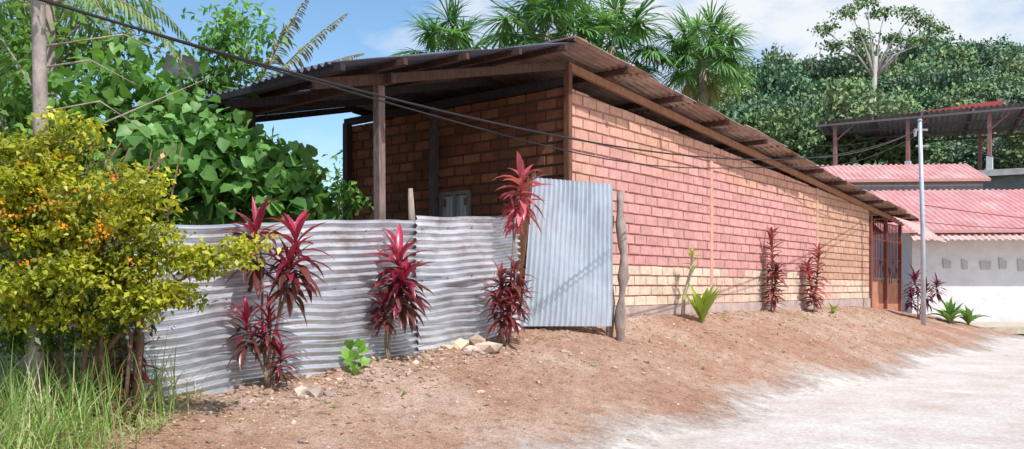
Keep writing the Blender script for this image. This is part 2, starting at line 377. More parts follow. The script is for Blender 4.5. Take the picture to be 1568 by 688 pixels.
mb.beam(W(-.03,1.90,3.04),W(-.03,2.56,3.04),.05,.05,fr_); mb.beam(W(-.03,1.90,2.10),W(-.03,2.56,2.10),.05,.05,fr_)
for s in (1.91,2.23,2.55): mb.beam(W(-.03,s,2.10),W(-.03,s,3.04),.045,.045,fr_)
for k in range(8): 
    s=1.97+k*.075; mb.beam(W(-.035,s,2.12),W(-.035,s,3.02),.010,.010,(.3,.32,.34))
mb.hexa([W(.01,1.91,2.11),W(.01,2.55,2.11),W(.02,2.55,2.11),W(.02,1.91,2.11),W(.01,1.91,3.03),W(.01,2.55,3.03),W(.02,2.55,3.03),W(.02,1.91,3.03)],(.58,.70,.76))
mb.obj('window',M_paint,house)
mb=MB()
for k in range(4): mb.beam(W(-.5,.62+.07*k,1.0),W(-.14,.50+.09*k,3.2-.06*k),.07,.03,(.30+.03*k,.16,.09))
mb.obj('leaning_planks',M_wood,house)
mb=MB(); gr=(.24,.07,.06)
for q in range(20):
    t=14.5+q*.15; mb.beam(W(t,-.02,1.75),W(t,-.02,3.35),.022,.022,gr)
for z in (1.76,2.3,2.85,3.35): mb.beam(W(14.4,-.02,z),W(17.4,-.02,z),.03,.03,gr)
for t in (14.45,15.9,17.4): mb.beam(W(t,-.02,.6),W(t,-.02,3.5),.09,.09,(.30,.10,.07))
for q in range(26):
    z=1.78+.5*random.random(); t=14.5+q*.11
    mb.beam(W(t,-.02,z-.2),W(t+.1,-.02,z+.1),.015,.015,gr)
mb.obj('porch_grille',M_paint,house)
mb=MB()
mb.hexa([W(14.37,.03,.4),W(17.36,.03,.4),W(17.36,.13,.4),W(14.37,.13,.4),W(14.37,.03,1.72),W(17.36,.03,1.70),W(17.36,.13,1.70),W(14.37,.13,1.72)],(.55,.25,.16))
mb.obj('porch_low_wall',M_conc,house)
corr('awning',W(15.0,-.48,3.48),(R[0],R[1],-.02),(-L[0]*.8,-L[1]*.8,-.62),2.9,.95,.10,.012,M_redroof,house,(.70,.38,.37),nu=6)
# ------------------------------------------------------------------ corrugated fence
fence=empty('corrugated_metal_fence')
A=np.array([-3.33,7.36]); B=np.array([.06,11.3]); fd=(B-A)/np.linalg.norm(B-A); FL=np.linalg.norm(B-A)
fn=np.array([fd[1],-fd[0],0])
def fp(a,z,off=0): 
    p=A+fd*a; return np.array([p[0],p[1],z])+fn*off
def dirz(a0,z0,a1,z1): return fp(a1,z1)-fp(a0,z0)
up=np.array([0,0,1.])
corr('sheet_upper_left',fp(.0,1.24,.0),dirz(0,1.24,3.5,1.50),up,3.55,.80,.083,.019,M_galv,fence,(.66,.68,.73),nu=90,warp=.018,edge=.010,seed=1)
corr('sheet_lower_left',fp(-.02,.44,.10),dirz(0,.44,3.4,.64),up-fn*.10,3.42,.90,.083,.019,M_galv,fence,(.60,.62,.67),nu=90,warp=.022,edge=.018,seed=2)
corr('sheet_upper_right',fp(3.34,1.52,.045),dirz(3.34,1.52,FL,1.66),up,FL-3.34,.80,.083,.019,M_galv,fence,(.72,.74,.79),nu=60,warp=.024,edge=.012,seed=3)
corr('sheet_lower_right',fp(3.30,.66,.12),dirz(3.30,.66,FL-.05,.84),up-fn*.07,FL-3.35,.92,.083,.019,M_galv,fence,(.66,.68,.73),nu=60,warp=.030,edge=.020,seed=4)
corr('sheet_left_return',(-3.36,7.40,.50),(-.98,.22,-.02),(0,0,1),1.6,1.35,.083,.015,M_galv,fence,(.26,.21,.18),nu=20,warp=.012,seed=5)  # brownish sheet, also darkened in colour for the shade it stands in
mb=MB()
for a in (.05,1.7,3.4,5.1):
    z0=Hs(*fp(a,0,-.08)[:2])-.2
    mb.tube([fp(a,z0,-.08),fp(a+.02,1.4,-.08),fp(a+.03,1.95+.07*a,-.09)],[.045,.04,.035],7,(.25,.19,.15))
mb.tube([fp(3.42,1.9,-.09),fp(3.40,2.3,-.09),fp(3.37,2.66,-.08)],[.05,.045,.028],7,(.42,.34,.28))
mb.obj('fence_posts',M_wood,fence,True)
mb=MB()
for a in np.arange(.06,FL,.42):
    for z in (1.32,1.92): 
        q=fp(a,z+.075*a,.07); mb.tube([q,q+fn*.008],[.012,.008],6,(.16,.09,.06))
mb.obj('nail_heads',M_paint,fence)
# ------------------------------------------------------------------ gate
gate=empty('corrugated_metal_gate')
G0=np.array([.10,11.28]);G1=np.array([1.40,11.95]);gd=(G1-G0)/np.linalg.norm(G1-G0); gl=np.linalg.norm(G1-G0)
ob=corr('gate_sheet',(G0[0],G0[1],.95),(0,0,1),(gd[0],gd[1],0),2.02,gl,.083,.021,M_gate,gate,(.55,.61,.68),nu=40,warp=.010,seed=8,per=10)
me=ob.data
for v in me.vertices:
    a=(Vector((v.co.x-G0[0],v.co.y-G0[1]))).dot(Vector(gd)); k=(v.co.z-.95)/2.02
    a2=a+ .20*k*(1-a/gl)+.015*math.sin(k*3)
    v.co.x+=gd[0]*(a2-a); v.co.y+=gd[1]*(a2-a); v.co.z+= -.02*k*(a/gl)+.03*(1-a/gl)*(1-k)
mb=MB()
for z in (1.25,2.6): mb.beam((G0[0]+.05-fn[0]*.05,G0[1]+.1,z),(G1[0],G1[1]+.08,z),.05,.06,(.3,.2,.13))
mb.obj('gate_rails',M_wood,gate)
def rough_post(name,x,y,z1,r,c,seed):
    random.seed(seed); mb=MB(); z0=Hs(x,y)-.15; pts=[];rr=[]
    for q in range(16):
        k=q/15; pts.append((x+.025*math.sin(k*9+seed),y+.015*math.cos(k*7),z0+(z1-z0)*k)); rr.append(r*(1+.22*math.sin(k*23+seed)+random.uniform(-.2,.2))*(1-.25*k))
    mb.tube(pts,rr,9,c); return mb.obj(name,M_bark,None,True)
rough_post('wooden_post',1.555,12.0,2.86,.075,(.38,.30,.26),3)
rough_post('wooden_post',1.40,12.12,2.52,.045,(.34,.26,.2),5)
# ------------------------------------------------------------------ cordylines
def cordyline(heads,base,hue='red',name='cordyline_plant',leafn=34,bright=1.,stemc=(.35,.26,.2)):
    mb=MB(); st=MB(); bx,by=base; bz=Hs(bx,by)-.03
    for (x,y,z,s,kind) in heads:
        n=int(leafn*(1.3 if kind!='spire' else 2.0))
        pts=[];m_=8; ph=random.random()*6
        for q in range(m_+1):
            k=q/m_; pts.append((bx+(x-bx)*k**1.3+.02*math.sin(k*6+ph),by+(y-by)*k+.015*math.cos(k*5+ph),bz+(z-bz)*k))
        st.tube(pts,[.017*(1-.45*q/m_) for q in range(m_+1)],6,stemc)
        for q in range(n):
            k=q/n
            if kind=='spire':
                zz=z-1.15*s*(1-k); px=bx+(x-bx)*(zz-bz)/(z-bz); py=by+(y-by)*(zz-bz)/(z-bz)
                el=.15+.95*k+random.uniform(-.3,.2); ln=.34*random.uniform(.6,1.15)
            else:
                zz=z-.30*s*(1-k)*1.2; px,py=x,y
                el=-.45+1.75*k+random.uniform(-.25,.25); ln=s*random.uniform(.26,.42)
            az=q*2.4+random.uniform(-.3,.3)
            d=(math.cos(az)*math.cos(el),math.sin(az)*math.cos(el),math.sin(el))
            v=random.random()
            if hue=='red':
                c=mixc((.10,.014,.025),(.36,.03,.07),v**1.4); 
                if k>.7: c=mixc(c,(.52,.045,.11),.5)
                if k<.3: c=mixc(c,(.13,.06,.04),.7)
            elif hue=='pink': c=mixc((.30,.05,.07),(.70,.17,.22),v)
            elif hue=='dark': c=mixc((.10,.03,.03),(.34,.07,.08),v)
            elif hue=='purple': c=mixc((.05,.015,.03),(.22,.03,.09),v)
            mb.blade((px,py,zz),d,ln,random.uniform(.045,.085)*(s if kind!='spire' else 1.)*1.1,random.uniform(.4,1.7),c*bright*random.uniform(.75,1.15),segs=5)
    p=empty(name)
    mb.obj('leaves',M_leafg,p,True); st.obj('stems',M_bark,p,True)
    return p
random.seed(11)
cordyline([(-2.44,8.1,2.05,1.05,'h'),(-2.05,8.05,1.98,1.05,'h'),(-2.10,8.0,1.72,.85,'h'),(-2.50,8.0,1.20,.75,'h'),(-2.30,8.02,1.22,.7,'h'),(-2.18,8.0,.88,.55,'h')],(-2.33,8.1),leafn=28)
cordyline([(-1.24,9.35,1.85,1.15,'h'),(-1.20,9.3,1.60,1.05,'h'),(-1.41,9.3,1.35,.7,'h')],(-1.36,9.35),leafn=34)
cordyline([(-.14,10.6,1.62,.8,'h'),(.03,10.6,1.72,.8,'h'),(-.16,10.55,1.38,.9,'h'),(-.02,10.55,1.32,.8,'h'),(.08,10.6,1.5,.7,'h')],(-.11,10.62),leafn=26,hue='dark',bright=1.1)
cordyline([(.12,10.75,2.86,1.1,'h'),(.02,10.72,2.45,.55,'h')],(-.05,10.7),leafn=34,hue='pink')
cordyline([(5.45,17.8,2.62,1.15,'spire'),(5.55,17.8,1.9,.7,'spire')],(5.45,17.8),leafn=32,hue='dark',bright=1.25)
cordyline([(7.05,19.5,2.38,1.05,'spire'),(6.78,19.5,2.0,.8,'spire')],(6.95,19.5),leafn=32,hue='dark',bright=1.5)
cordyline([(11.2,23.6,1.75,1.1,'h'),(11.5,23.6,1.45,1.0,'h'),(11.1,23.6,1.3,.9,'h'),(12.1,24.2,1.6,.9,'h')],(11.35,23.7),leafn=30,hue='purple')
def herb(name,x,y,h,n,w,cA,cB,z=None,droop=.9):
    mb=MB(); z0=Hs(x,y)-.02
    for q in range(n):
        az=q*2.4; el=random.uniform(.95,1.5); 
        mb.blade((x,y,z0+h*.12*random.random()),(math.cos(az)*math.cos(el),math.sin(az)*math.cos(el),math.sin(el)),h*random.uniform(.5,1.05),w*random.uniform(.7,1.1),droop*random.uniform(.3,1),mixc(cA,cB,random.random()),segs=6,base=.15)
    return mb.obj(name,M_leafg,None,True)
herb('green_leafy_plant',3.25,14.5,.74,22,.17,(.16,.30,.03),(.40,.48,.08),droop=.6)
herb('green_leafy_plant',12.9,25,.9,26,.22,(.06,.16,.03),(.20,.36,.08),droop=1.6)
herb('green_leafy_plant',13.6,25.3,.7,20,.2,(.06,.16,.03),(.20,.36,.08),droop=1.6)
herb('green_leafy_plant',7.45,19.7,.28,8,.1,(.16,.30,.03),(.34,.45,.08))
herb('small_weed',-1.62,8.75,.16,12,.05,(.12,.24,.03),(.25,.40,.08))
p=empty('young_sapling'); mb=MB(); z0=Hs(2.95,14.7)
mb.tube([(2.95,14.7,z0-.05),(2.98,14.7,z0+.35),(3.10,14.7,z0+.8),(3.12,14.7,z0+1.18)],[.038,.033,.028,.012],7,(.58,.50,.40)); mb.obj('stem',M_bark,p,True)
mb=MB()
for q in range(12):
    az=q*2.4; el=random.uniform(.2,1.2); mb.blade((3.12,14.7,z0+.75+.45*q/12),(math.cos(az)*math.cos(el),math.sin(az)*math.cos(el),math.sin(el)),.2,.07,.6,mixc((.2,.32,.04),(.5,.5,.1),random.random()))
mb.obj('leaves',M_leafg,p,True)
def heartplant(name,x,y,n,size,h):
    P=np.stack([x+rng.normal(size=n)*.08,y+rng.normal(size=n)*.06,Hs(x,y)+.05+rng.random(n)*h],1)
    c=mixc((.10,.22,.03),(.2,.38,.06),.5)*(.7+.6*rng.random((n,1)))
    ax=rng.normal(size=(n,3)); ax[:,2]-=.3
    leaves(name,T_heart,P,ax,np.tile([0,-.8,.6],(n,1))+rng.normal(size=(n,3))*.3,size*(.7+.5*rng.random(n)),c,M_leaf,None,.95)
heartplant('small_weed',-1.64,8.98,14,.11,.28)
mb=MB()
for q in range(26):
    t=random.uniform(-5.5,12); o=random.uniform(.25,2.0); x=C[0]+R[0]*t-L[0]*o; y=C[1]+R[1]*t-L[1]*o
    for j in range(6):
        az=random.random()*6.28; el=random.uniform(.3,1.2); mb.blade((x,y,Hs(x,y)),(math.cos(az)*math.cos(el),math.sin(az)*math.cos(el),math.sin(el)),random.uniform(.03,.08),.02,.6,mixc((.12,.24,.03),(.3,.42,.08),random.random()),segs=3)
mb.obj('weed_seedlings',M_leaf)
# ------------------------------------------------------------------ left vegetation
def limbs(mb,base,crown_c,crown_r,n,r0,col):
    base=np.array(base,float)
    for q in range(n):
        d=rng.normal(size=3); d/=np.linalg.norm(d); d[2]=abs(d[2])*.6
        e=np.array(crown_c)+d*np.array(crown_r)*.85
        mid=(base+e)/2+rng.normal(size=3)*.12*np.array([1,1,.5])
        mb.tube([base,base*.6+mid*.4,mid,e],[r0,r0*.8,r0*.55,r0*.15],6,col)
def tree(name,trunk,r,blobs,T,size,cA,cB,per=26,spread=.25,aspect=.8,mat=None,tc=(.30,.24,.19),nl=4,**k):
    p=empty(name); mb=MB()
    mb.tube(trunk,[r*(1-.4*i/(len(trunk)-1)) for i in range(len(trunk))],9,tc)
    for (c,rr,n) in blobs: limbs(mb,trunk[-1],c,rr,nl,r*.45,tc)
    mb.obj('trunk_and_limbs',M_bark,p,True)
    crown('crown',blobs,T,size,cA,cB,mat or M_leaf,per=per,spread=spread,aspect=aspect,parent=p,**k)
    return p
p=empty('yellow_leaved_shrub'); mb=MB()
for q in range(22):
    bx=-3.45+random.uniform(-.45,.5); by=6.75+random.uniform(-.15,.2)
    mb.tube([(bx,by,Hs(bx,by)-.05),(bx+random.uniform(-.1,.1),by,1.1),(bx+random.uniform(-.4,.4),by-.1,1.9),(bx+random.uniform(-.7,.7),by-.15,2.6)],[.020,.016,.011,.005],6,(.22,.13,.09))
mb.tube([(-3.2,6.7,1.0),(-2.8,6.65,1.45),(-2.2,6.6,1.75)],[.02,.014,.005],6,(.26,.17,.11))
mb.obj('stems',M_bark,p,True)
bl=[((-3.35,6.5,2.05),(.68,.4,.55),100),((-3.6,6.4,1.6),(.6,.35,.35),56),((-2.95,6.6,1.95),(.42,.3,.40),40),((-2.95,6.6,1.48),(.32,.25,.30),24),((-3.9,6.4,2.3),(.4,.4,.5),50),((-2.35,6.6,1.72),(.38,.15,.14),20),((-2.62,6.6,1.42),(.22,.15,.14),14),((-3.5,6.5,2.6),(.45,.3,.22),24),((-2.1,6.6,1.82),(.2,.1,.08),7),((-3.6,6.5,1.25),(.5,.3,.2),20)]
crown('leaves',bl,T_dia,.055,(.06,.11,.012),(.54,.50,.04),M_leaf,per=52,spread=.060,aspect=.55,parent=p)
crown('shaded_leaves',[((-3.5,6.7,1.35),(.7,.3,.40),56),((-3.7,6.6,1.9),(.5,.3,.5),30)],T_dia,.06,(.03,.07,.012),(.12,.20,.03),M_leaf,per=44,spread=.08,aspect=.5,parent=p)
crown('berries',[((-3.3,6.22,2.1),(.65,.28,.5),24),((-3.55,6.2,2.2),(.4,.3,.4),14)],T_dia,.024,(.60,.20,.01),(.75,.30,.02),M_leaf,per=14,spread=.04,aspect=1.,parent=p)
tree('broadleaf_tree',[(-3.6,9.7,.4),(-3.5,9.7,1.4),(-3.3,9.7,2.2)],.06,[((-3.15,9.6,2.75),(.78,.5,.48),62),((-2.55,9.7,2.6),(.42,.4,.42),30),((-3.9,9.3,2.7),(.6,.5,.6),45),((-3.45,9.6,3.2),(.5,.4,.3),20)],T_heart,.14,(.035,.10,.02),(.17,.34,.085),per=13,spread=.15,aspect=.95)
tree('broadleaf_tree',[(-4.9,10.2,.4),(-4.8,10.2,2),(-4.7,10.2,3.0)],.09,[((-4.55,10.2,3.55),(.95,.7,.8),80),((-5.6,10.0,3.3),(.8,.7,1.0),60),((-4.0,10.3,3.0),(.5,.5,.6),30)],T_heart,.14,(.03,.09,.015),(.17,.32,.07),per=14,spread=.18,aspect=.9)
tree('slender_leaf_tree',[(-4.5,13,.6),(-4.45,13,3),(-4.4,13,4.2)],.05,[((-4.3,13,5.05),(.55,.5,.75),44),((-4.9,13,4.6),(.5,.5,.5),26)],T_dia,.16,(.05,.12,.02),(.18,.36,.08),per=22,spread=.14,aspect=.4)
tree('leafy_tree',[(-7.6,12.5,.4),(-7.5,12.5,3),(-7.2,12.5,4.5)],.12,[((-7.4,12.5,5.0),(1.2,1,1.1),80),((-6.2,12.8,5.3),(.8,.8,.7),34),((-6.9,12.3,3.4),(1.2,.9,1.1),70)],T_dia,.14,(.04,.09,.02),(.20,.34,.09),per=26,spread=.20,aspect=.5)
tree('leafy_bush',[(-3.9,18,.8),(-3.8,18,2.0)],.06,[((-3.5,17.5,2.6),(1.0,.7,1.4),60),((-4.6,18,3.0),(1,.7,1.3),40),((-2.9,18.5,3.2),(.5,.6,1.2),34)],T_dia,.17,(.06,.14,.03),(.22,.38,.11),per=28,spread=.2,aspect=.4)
p=empty('grey_trunk_tree'); mb=MB()
mb.tube([(-3.72,6.6,Hs(-3.7,6.6)-.1),(-3.70,6.6,1.5),(-3.66,6.6,2.6),(-3.68,6.6,3.6),(-3.72,6.6,4.6)],[.07,.062,.055,.05,.04],10,(.40,.34,.31))
for q in range(11):
    z=2.2+random.random()*1.6
    e=np.array([-3.68+random.choice([-1,1,1])*random.uniform(.4,1.0),6.6+random.uniform(.5,1.6),z+random.uniform(-.1,.9)])
    s0=np.array([-3.68,6.6,z]); mid=(s0+e)/2+np.array([0,0,random.uniform(-.2,.25)])
    mb.tube([s0,mid,e],[.010,.007,.002],5,(.40,.32,.27))
mb.obj('trunk_and_limbs',M_bark,p,True)
crown('crown',[((-3.8,6.8,4.3),(.9,.6,.4),24),((-4.6,7.5,3.7),(.6,.6,.7),26)],T_dia,.12,(.05,.12,.02),(.20,.36,.07),M_leaf,per=16,spread=.14,aspect=.5,parent=p)
def pinnate(mb,base,az,el,length,droop,cA,cB,lw=.035,ll=.42,n=34,st=(.3,.22,.12)):
    q=np.array(base,float); d=np.array([math.cos(az)*math.cos(el),math.sin(az)*math.cos(el),math.sin(el)])
    pts=[q.copy()]
    for k in range(n):
        d=d+np.array([0,0,-droop/n]); d/=np.linalg.norm(d); q=q+d*length/n; pts.append(q.copy())
        sd=np.cross(d,(0,0,1)); sd/=np.linalg.norm(sd)+1e-6
        if k>4:
            f=math.sin(min(1,(n-k+3)/n*1.3)*math.pi/2)
            for sg in (-1,1):
                v=sd*sg+d*.75+np.array([0,0,random.uniform(-.6,.1)])
                mb.blade(q,v,ll*f*random.uniform(.75,1.1),lw,random.uniform(.4,1.3),mixc(cA,cB,random.random()),segs=3,fold=.1)
    mb.tube(pts[::3]+[pts[-1]],[.022*(1-.8*i/len(pts[::3])) for i in range(len(pts[::3])+1)],5,st)
def feather_palm(name,x,y,z,fr,cA,cB,r=.11,**kw):
    p=empty(name); mb=MB(); z0=Hs(x,y)-.2
    mb.tube([(x,y,z0),(x+.04,y,z0+(z-z0)*.5),(x,y,z)],[r*1.3,r,r*.9],9,(.30,.25,.2)); mb.obj('trunk',M_bark,p,True)
    mb=MB()
    for (az,el,ln,dr) in fr: pinnate(mb,(x,y,z),az,el,ln,dr,cA,cB,**kw)
    mb.obj('fronds',M_leaf,p); return p
feather_palm('feather_palm_tree',-4.35,14,4.45,[(.15,.95,2.3,.45),(.35,.75,2.2,.55),(-.2,1.15,2.1,.5),(-.1,.65,1.8,.6),(.1,.5,1.5,.5),(.9,1.2,2.0,.6),(2.6,.9,1.6,1.4),(3.4,1.1,1.5,1.5)],(.20,.18,.13),(.42,.39,.30),ll=.36,n=60,lw=.05)
feather_palm('feather_palm_tree',-6.3,11.5,5.3,[(a*.7,.55+.3*(a%2),2.2,2.0) for a in range(9)],(.06,.13,.03),(.26,.34,.14))
feather_palm('feather_palm_tree',-8.6,15,6.6,[(a*.7,.5+.3*(a%2),2.6,2.0) for a in range(9)],(.06,.13,.03),(.2,.3,.1))
mb=MB()
for q in range(300):
    x=random.uniform(-3.7,-2.3)*1.05; y=random.uniform(11,15); az=random.random()*6.28; el=random.uniform(.6,1.4)
    mb.blade((x,y,Hs(x,y)+random.uniform(.4,1.9)),(math.cos(az)*math.cos(el),math.sin(az)*math.cos(el),math.sin(el)),random.uniform(.4,.8),.035,random.uniform(.6,2),mixc((.06,.15,.03),(.24,.42,.12),random.random()),segs=4)
mb.obj('reed_clump',M_leaf)
tree('leafy_bush',[(-2.2,10.2,.8),(-2.2,10.2,2.2)],.02,[((-2.0,10.0,2.55),(.22,.15,.16),8)],T_dia,.11,(.05,.13,.02),(.2,.38,.08),per=18,spread=.08,aspect=.5,nl=2)
mb=MB()
for q in range(5600):
    x=random.uniform(-5.2,-2.75); y=random.uniform(4.7,7.6)
    if x>-3.05 and random.random()<.6: continue
    if (x+2.75)*.9+ (7.2-y)*.15>.2: continue
    az=random.random()*6.28; el=random.uniform(.85,1.5); v=random.random()
    c=mixc((.09,.17,.03),(.34,.46,.14),v) if random.random()>.22 else np.array((.48,.42,.25))
    mb.blade((x,y,Hs(x,y)-.02),(math.cos(az)*math.cos(el),math.sin(az)*math.cos(el),math.sin(el)),random.uniform(.25,.85),.009,random.uniform(.3,2.2),c,segs=4,fold=.1)
mb.obj('grass',M_leaf)
random.seed(5)
cordyline([(-3.05,6.85,1.0,.6,'h'),(-3.15,6.8,.8,.6,'h')],(-3.1,6.85),leafn=16,hue='dark',bright=.8)
# ------------------------------------------------------------------ stones and pebbles
def stones(name,items,col,mat=M_rock):
    mb=MB()
    import bmesh
    bm=bmesh.new(); bmesh.ops.create_icosphere(bm,subdivisions=1,radius=1); iv=np.array([v.co[:] for v in bm.verts]); fi=[tuple(v.index for v in f.verts) for f in bm.faces]; bm.free()
    for (x,y,r,fl) in items:
        s=np.array([r*random.uniform(.7,1.3),r*random.uniform(.7,1.3),r*fl])
        a=random.random()*6.28; v=iv*(1+rng.uniform(-.22,.22,(len(iv),1)))*s
        rot=np.array([[math.cos(a),-math.sin(a),0],[math.sin(a),math.cos(a),0],[0,0,1]]); v=v@rot.T
        c=np.array(col)*random.uniform(.55,1.3); c=c*np.array([1,random.uniform(.9,1.02),random.uniform(.82,1.02)])
        mb.add(v+np.array([x,y,Hs(x,y)+r*fl*.3]),fi,c)
    return mb.obj(name,mat)
it=[]
for q in range(8500):
    t=random.uniform(-8,13); o=abs(random.gauss(0,1.6))+.05
    x=C[0]+R[0]*t-L[0]*o; y=C[1]+R[1]*t-L[1]*o
    r=.006+.014*random.random()**3+ (.028*random.random() if random.random()<.06 else 0)
    it.append((x,y,r,.6))
for q in range(900):
    t=random.uniform(-7,-2); o=random.uniform(.1,.9); it.append((C[0]+R[0]*t-L[0]*o,C[1]+R[1]*t-L[1]*o,.01+.028*random.random()**2,.6))
for q in range(900):
    t=random.uniform(-6,14); o=random.uniform(2.4,7); it.append((C[0]+R[0]*t-L[0]*o,C[1]+R[1]*t-L[1]*o,.008+.02*random.random()**3,.6))
stones('pebbles',it,(.54,.41,.33))
stones('rock_pile',[(-.62,10.15,.15,.55),(-.42,10.25,.14,.8),(-.28,10.15,.16,.6),(-.5,10.0,.10,.5),(-.75,10.0,.08,.5),(-.35,9.95,.05,.5),(-.98,9.6,.06,.7),(-1.05,9.3,.04,.7)],(.66,.54,.42))
stones('rock_pile',[(-1.88,8.05,.12,.6),(-1.98,8.0,.09,.8),(-1.75,8.1,.06,.7)],(.55,.47,.4))
mb=MB()
for q in range(1500):
    t=random.uniform(-7,13); o=abs(random.gauss(0,1.0))+.05
    x=C[0]+R[0]*t-L[0]*o; y=C[1]+R[1]*t-L[1]*o; az=random.random()*6.28
    mb.blade((x,y,Hs(x,y)+.012),(math.cos(az),math.sin(az),.15),random.uniform(.03,.1),random.uniform(.006,.03),.3,mixc((.18,.09,.06),(.42,.28,.16),random.random()),segs=2)
mb.obj('dry_leaf_litter',M_leaf)
# ------------------------------------------------------------------ fan palms behind the house
def fan_palm(name,x,y,ztop,rad,nf,seed,r=.22):
    random.seed(seed); p=empty(name); mb=MB(); z0=Hs(x,y)-.5
    mb.tube([(x,y,z0),(x+.1,y,(z0+ztop)/2),(x,y,ztop-.1)],[r*1.2,r,r],10,(.34,.27,.21)); mb.obj('trunk',M_bark,p,True)
    mb=MB()
    for f in range(nf):
        az=f*2.4+random.uniform(-.3,.3); el=1.3-2.1*(f/nf)+random.uniform(-.15,.15)
        d=np.array([math.cos(az)*math.cos(el),math.sin(az)*math.cos(el),math.sin(el)])
        pl=rad*random.uniform(.42,.62); hub=np.array([x,y,ztop])+d*pl+np.array([0,0,-.12*pl])
        mb.tube([(x,y,ztop-.1),hub],[.03,.02],4,(.14,.20,.06))
        sd=np.cross(d,(0,0,1)); sd/=np.linalg.norm(sd)+1e-6; nn=np.cross(sd,d)
        col0=mixc((.05,.13,.045),(.19,.34,.12),random.random()) if el>-.45 or random.random()>.5 else np.array((.28,.23,.12))
        n=44
        for k in range(n):
            a=(k/(n-1)-.5)*5.4
            v=d*math.cos(a)+sd*math.sin(a)+nn*.18*abs(math.sin(a))
            mb.blade(hub,v,rad*.50*random.uniform(.85,1.1)*(1-.12*abs(a)/2.6),rad*.032,random.uniform(.4,1.3),col0*random.uniform(.7,1.3),segs=3,fold=.15,base=.3)
    mb.obj('fan_fronds',M_leaf,p); return p
fan_palm('fan_palm_tree',-3.4,46,14.0,3.5,22,1)
fan_palm('fan_palm_tree',1.7,44,14.7,4.0,26,2)
fan_palm('fan_palm_tree',5.4,46,14.6,4.0,24,3)
fan_palm('fan_palm_tree',10.3,46,14.0,3.4,28,4)
# ------------------------------------------------------------------ distant forest (linked copies)
random.seed(21)
def far_tree_mesh(k,flat=1.):
    bl=[((0,0,5.0),(2.6,2.6,2.0*flat),30)]
    for q in range(5):
        a=random.random()*6.28; bl.append(((math.cos(a)*2.1,math.sin(a)*2.1,3.8+random.random()*2.8),(1.4,1.4,1.0*flat),13))
    return crown('crown_mesh_%d'%k,bl,T_dia,.42,[(.06,.11,.05),(.07,.12,.055),(.06,.13,.07),(.09,.13,.065),(.08,.11,.065)][k%5],[(.16,.27,.12),(.24,.33,.15),(.18,.28,.16),(.28,.34,.17),(.18,.26,.16)][k%5],M_far,per=46,spread=.50,aspect=.7,link=False)  # greens lightened and turned bluish in place of real haze
fm=[far_tree_mesh(k,.8+.1*k) for k in range(5)]
def trunk_mesh():
    mb=MB(); mb.tube([(0,0,-1),(0.1,0,2),(0,0,5)],[.22,.17,.1],6,(.40,.36,.32)); o=mb.obj('tm',M_bark); me=o.data; D.objects.remove(o); return me
tm=trunk_mesh()
forest=empty('distant_forest')
def ft(x,y,s,k=None,dz=0,par=None):
    k=random.randrange(5) if k is None else k; z=Hs(x,y)+dz
    for me,nm in ((fm[k],'crown'),(tm,'trunk')):
        o=D.objects.new(nm,me); SC.collection.objects.link(o); o.parent=forest; o.location=(x,y,z); o.scale=(s,s,s*random.uniform(.8,1.3)); o.rotation_euler[2]=0 if nm=='trunk' else random.random()*6.28
for q in range(280):
    y=50+70*random.random()**.8; k=random.uniform(.2,.68); ft(k*y,y,random.uniform(.45,.80) if y<70 else random.uniform(.5,.98))
for q in range(60):
    y=random.uniform(200,265); k=random.uniform(.36,.68); ft(k*y,y,random.uniform(1.5,2.4))
for q in range(14):
    y=random.uniform(95,120); k=random.uniform(.24,.66); ft(k*y,y,random.uniform(1.0,1.25))
for q in range(16):
    y=random.uniform(48,60); k=random.uniform(-.1,.2); ft(k*y,y,random.uniform(.6,.85))
for q in range(26):
    y=random.uniform(24,46); k=random.uniform(-.72,-.25); ft(k*y,y,random.uniform(.5,.8) if k<-.35 else random.uniform(.35,.5))
for q in range(12): ft(-4.6-q*.9,18+random.uniform(0,4),random.uniform(.42,.6),dz=-.9)
for (x,y,s) in ((15.4,38.5,.55),(17.2,38,.5),(24.0,37,.66),(26,38,.66),(20,38.5,.45),(22.4,50,.8),(17,50,.8)): ft(x,y,s,1)
p=empty('tall_tree'); mb=MB(); bx,by=25.6,60; tz=17.8
mb.tube([(bx,by,Hs(bx,by)-.5),(bx-.2,by,12),(bx+.1,by,tz)],[.26,.2,.15],9,(.50,.46,.42))
ends=[(-3.2,.3,2.1),(-1.9,-.6,3.1),(-.4,.2,3.9),(1.0,.7,3.4),(2.3,-.3,3.0),(3.6,.3,2.6),(4.5,0,1.9),(-2.4,.5,1.0),(1.6,.4,1.4),(3.2,-.4,1.1),(-.9,.2,1.6)]
for e in ends: mb.tube([(bx,by,tz-1.6),(bx+e[0]*.4,by+e[1]*.4,tz-.3+e[2]*.3),(bx+e[0]*.75,by+e[1],tz+e[2]*.7-.3),(bx+e[0],by+e[1],tz+e[2]-.3)],[.10,.07,.045,.02],6,(.50,.46,.42))
mb.obj('trunk_and_limbs',M_bark,p,True)
crown('crown',[((bx+e[0],by+e[1],tz+e[2]),(1.05,.9,.28),12) for e in ends],T_dia,.25,(.08,.15,.06),(.20,.31,.12),M_far,per=22,spread=.24,aspect=.6,parent=p)
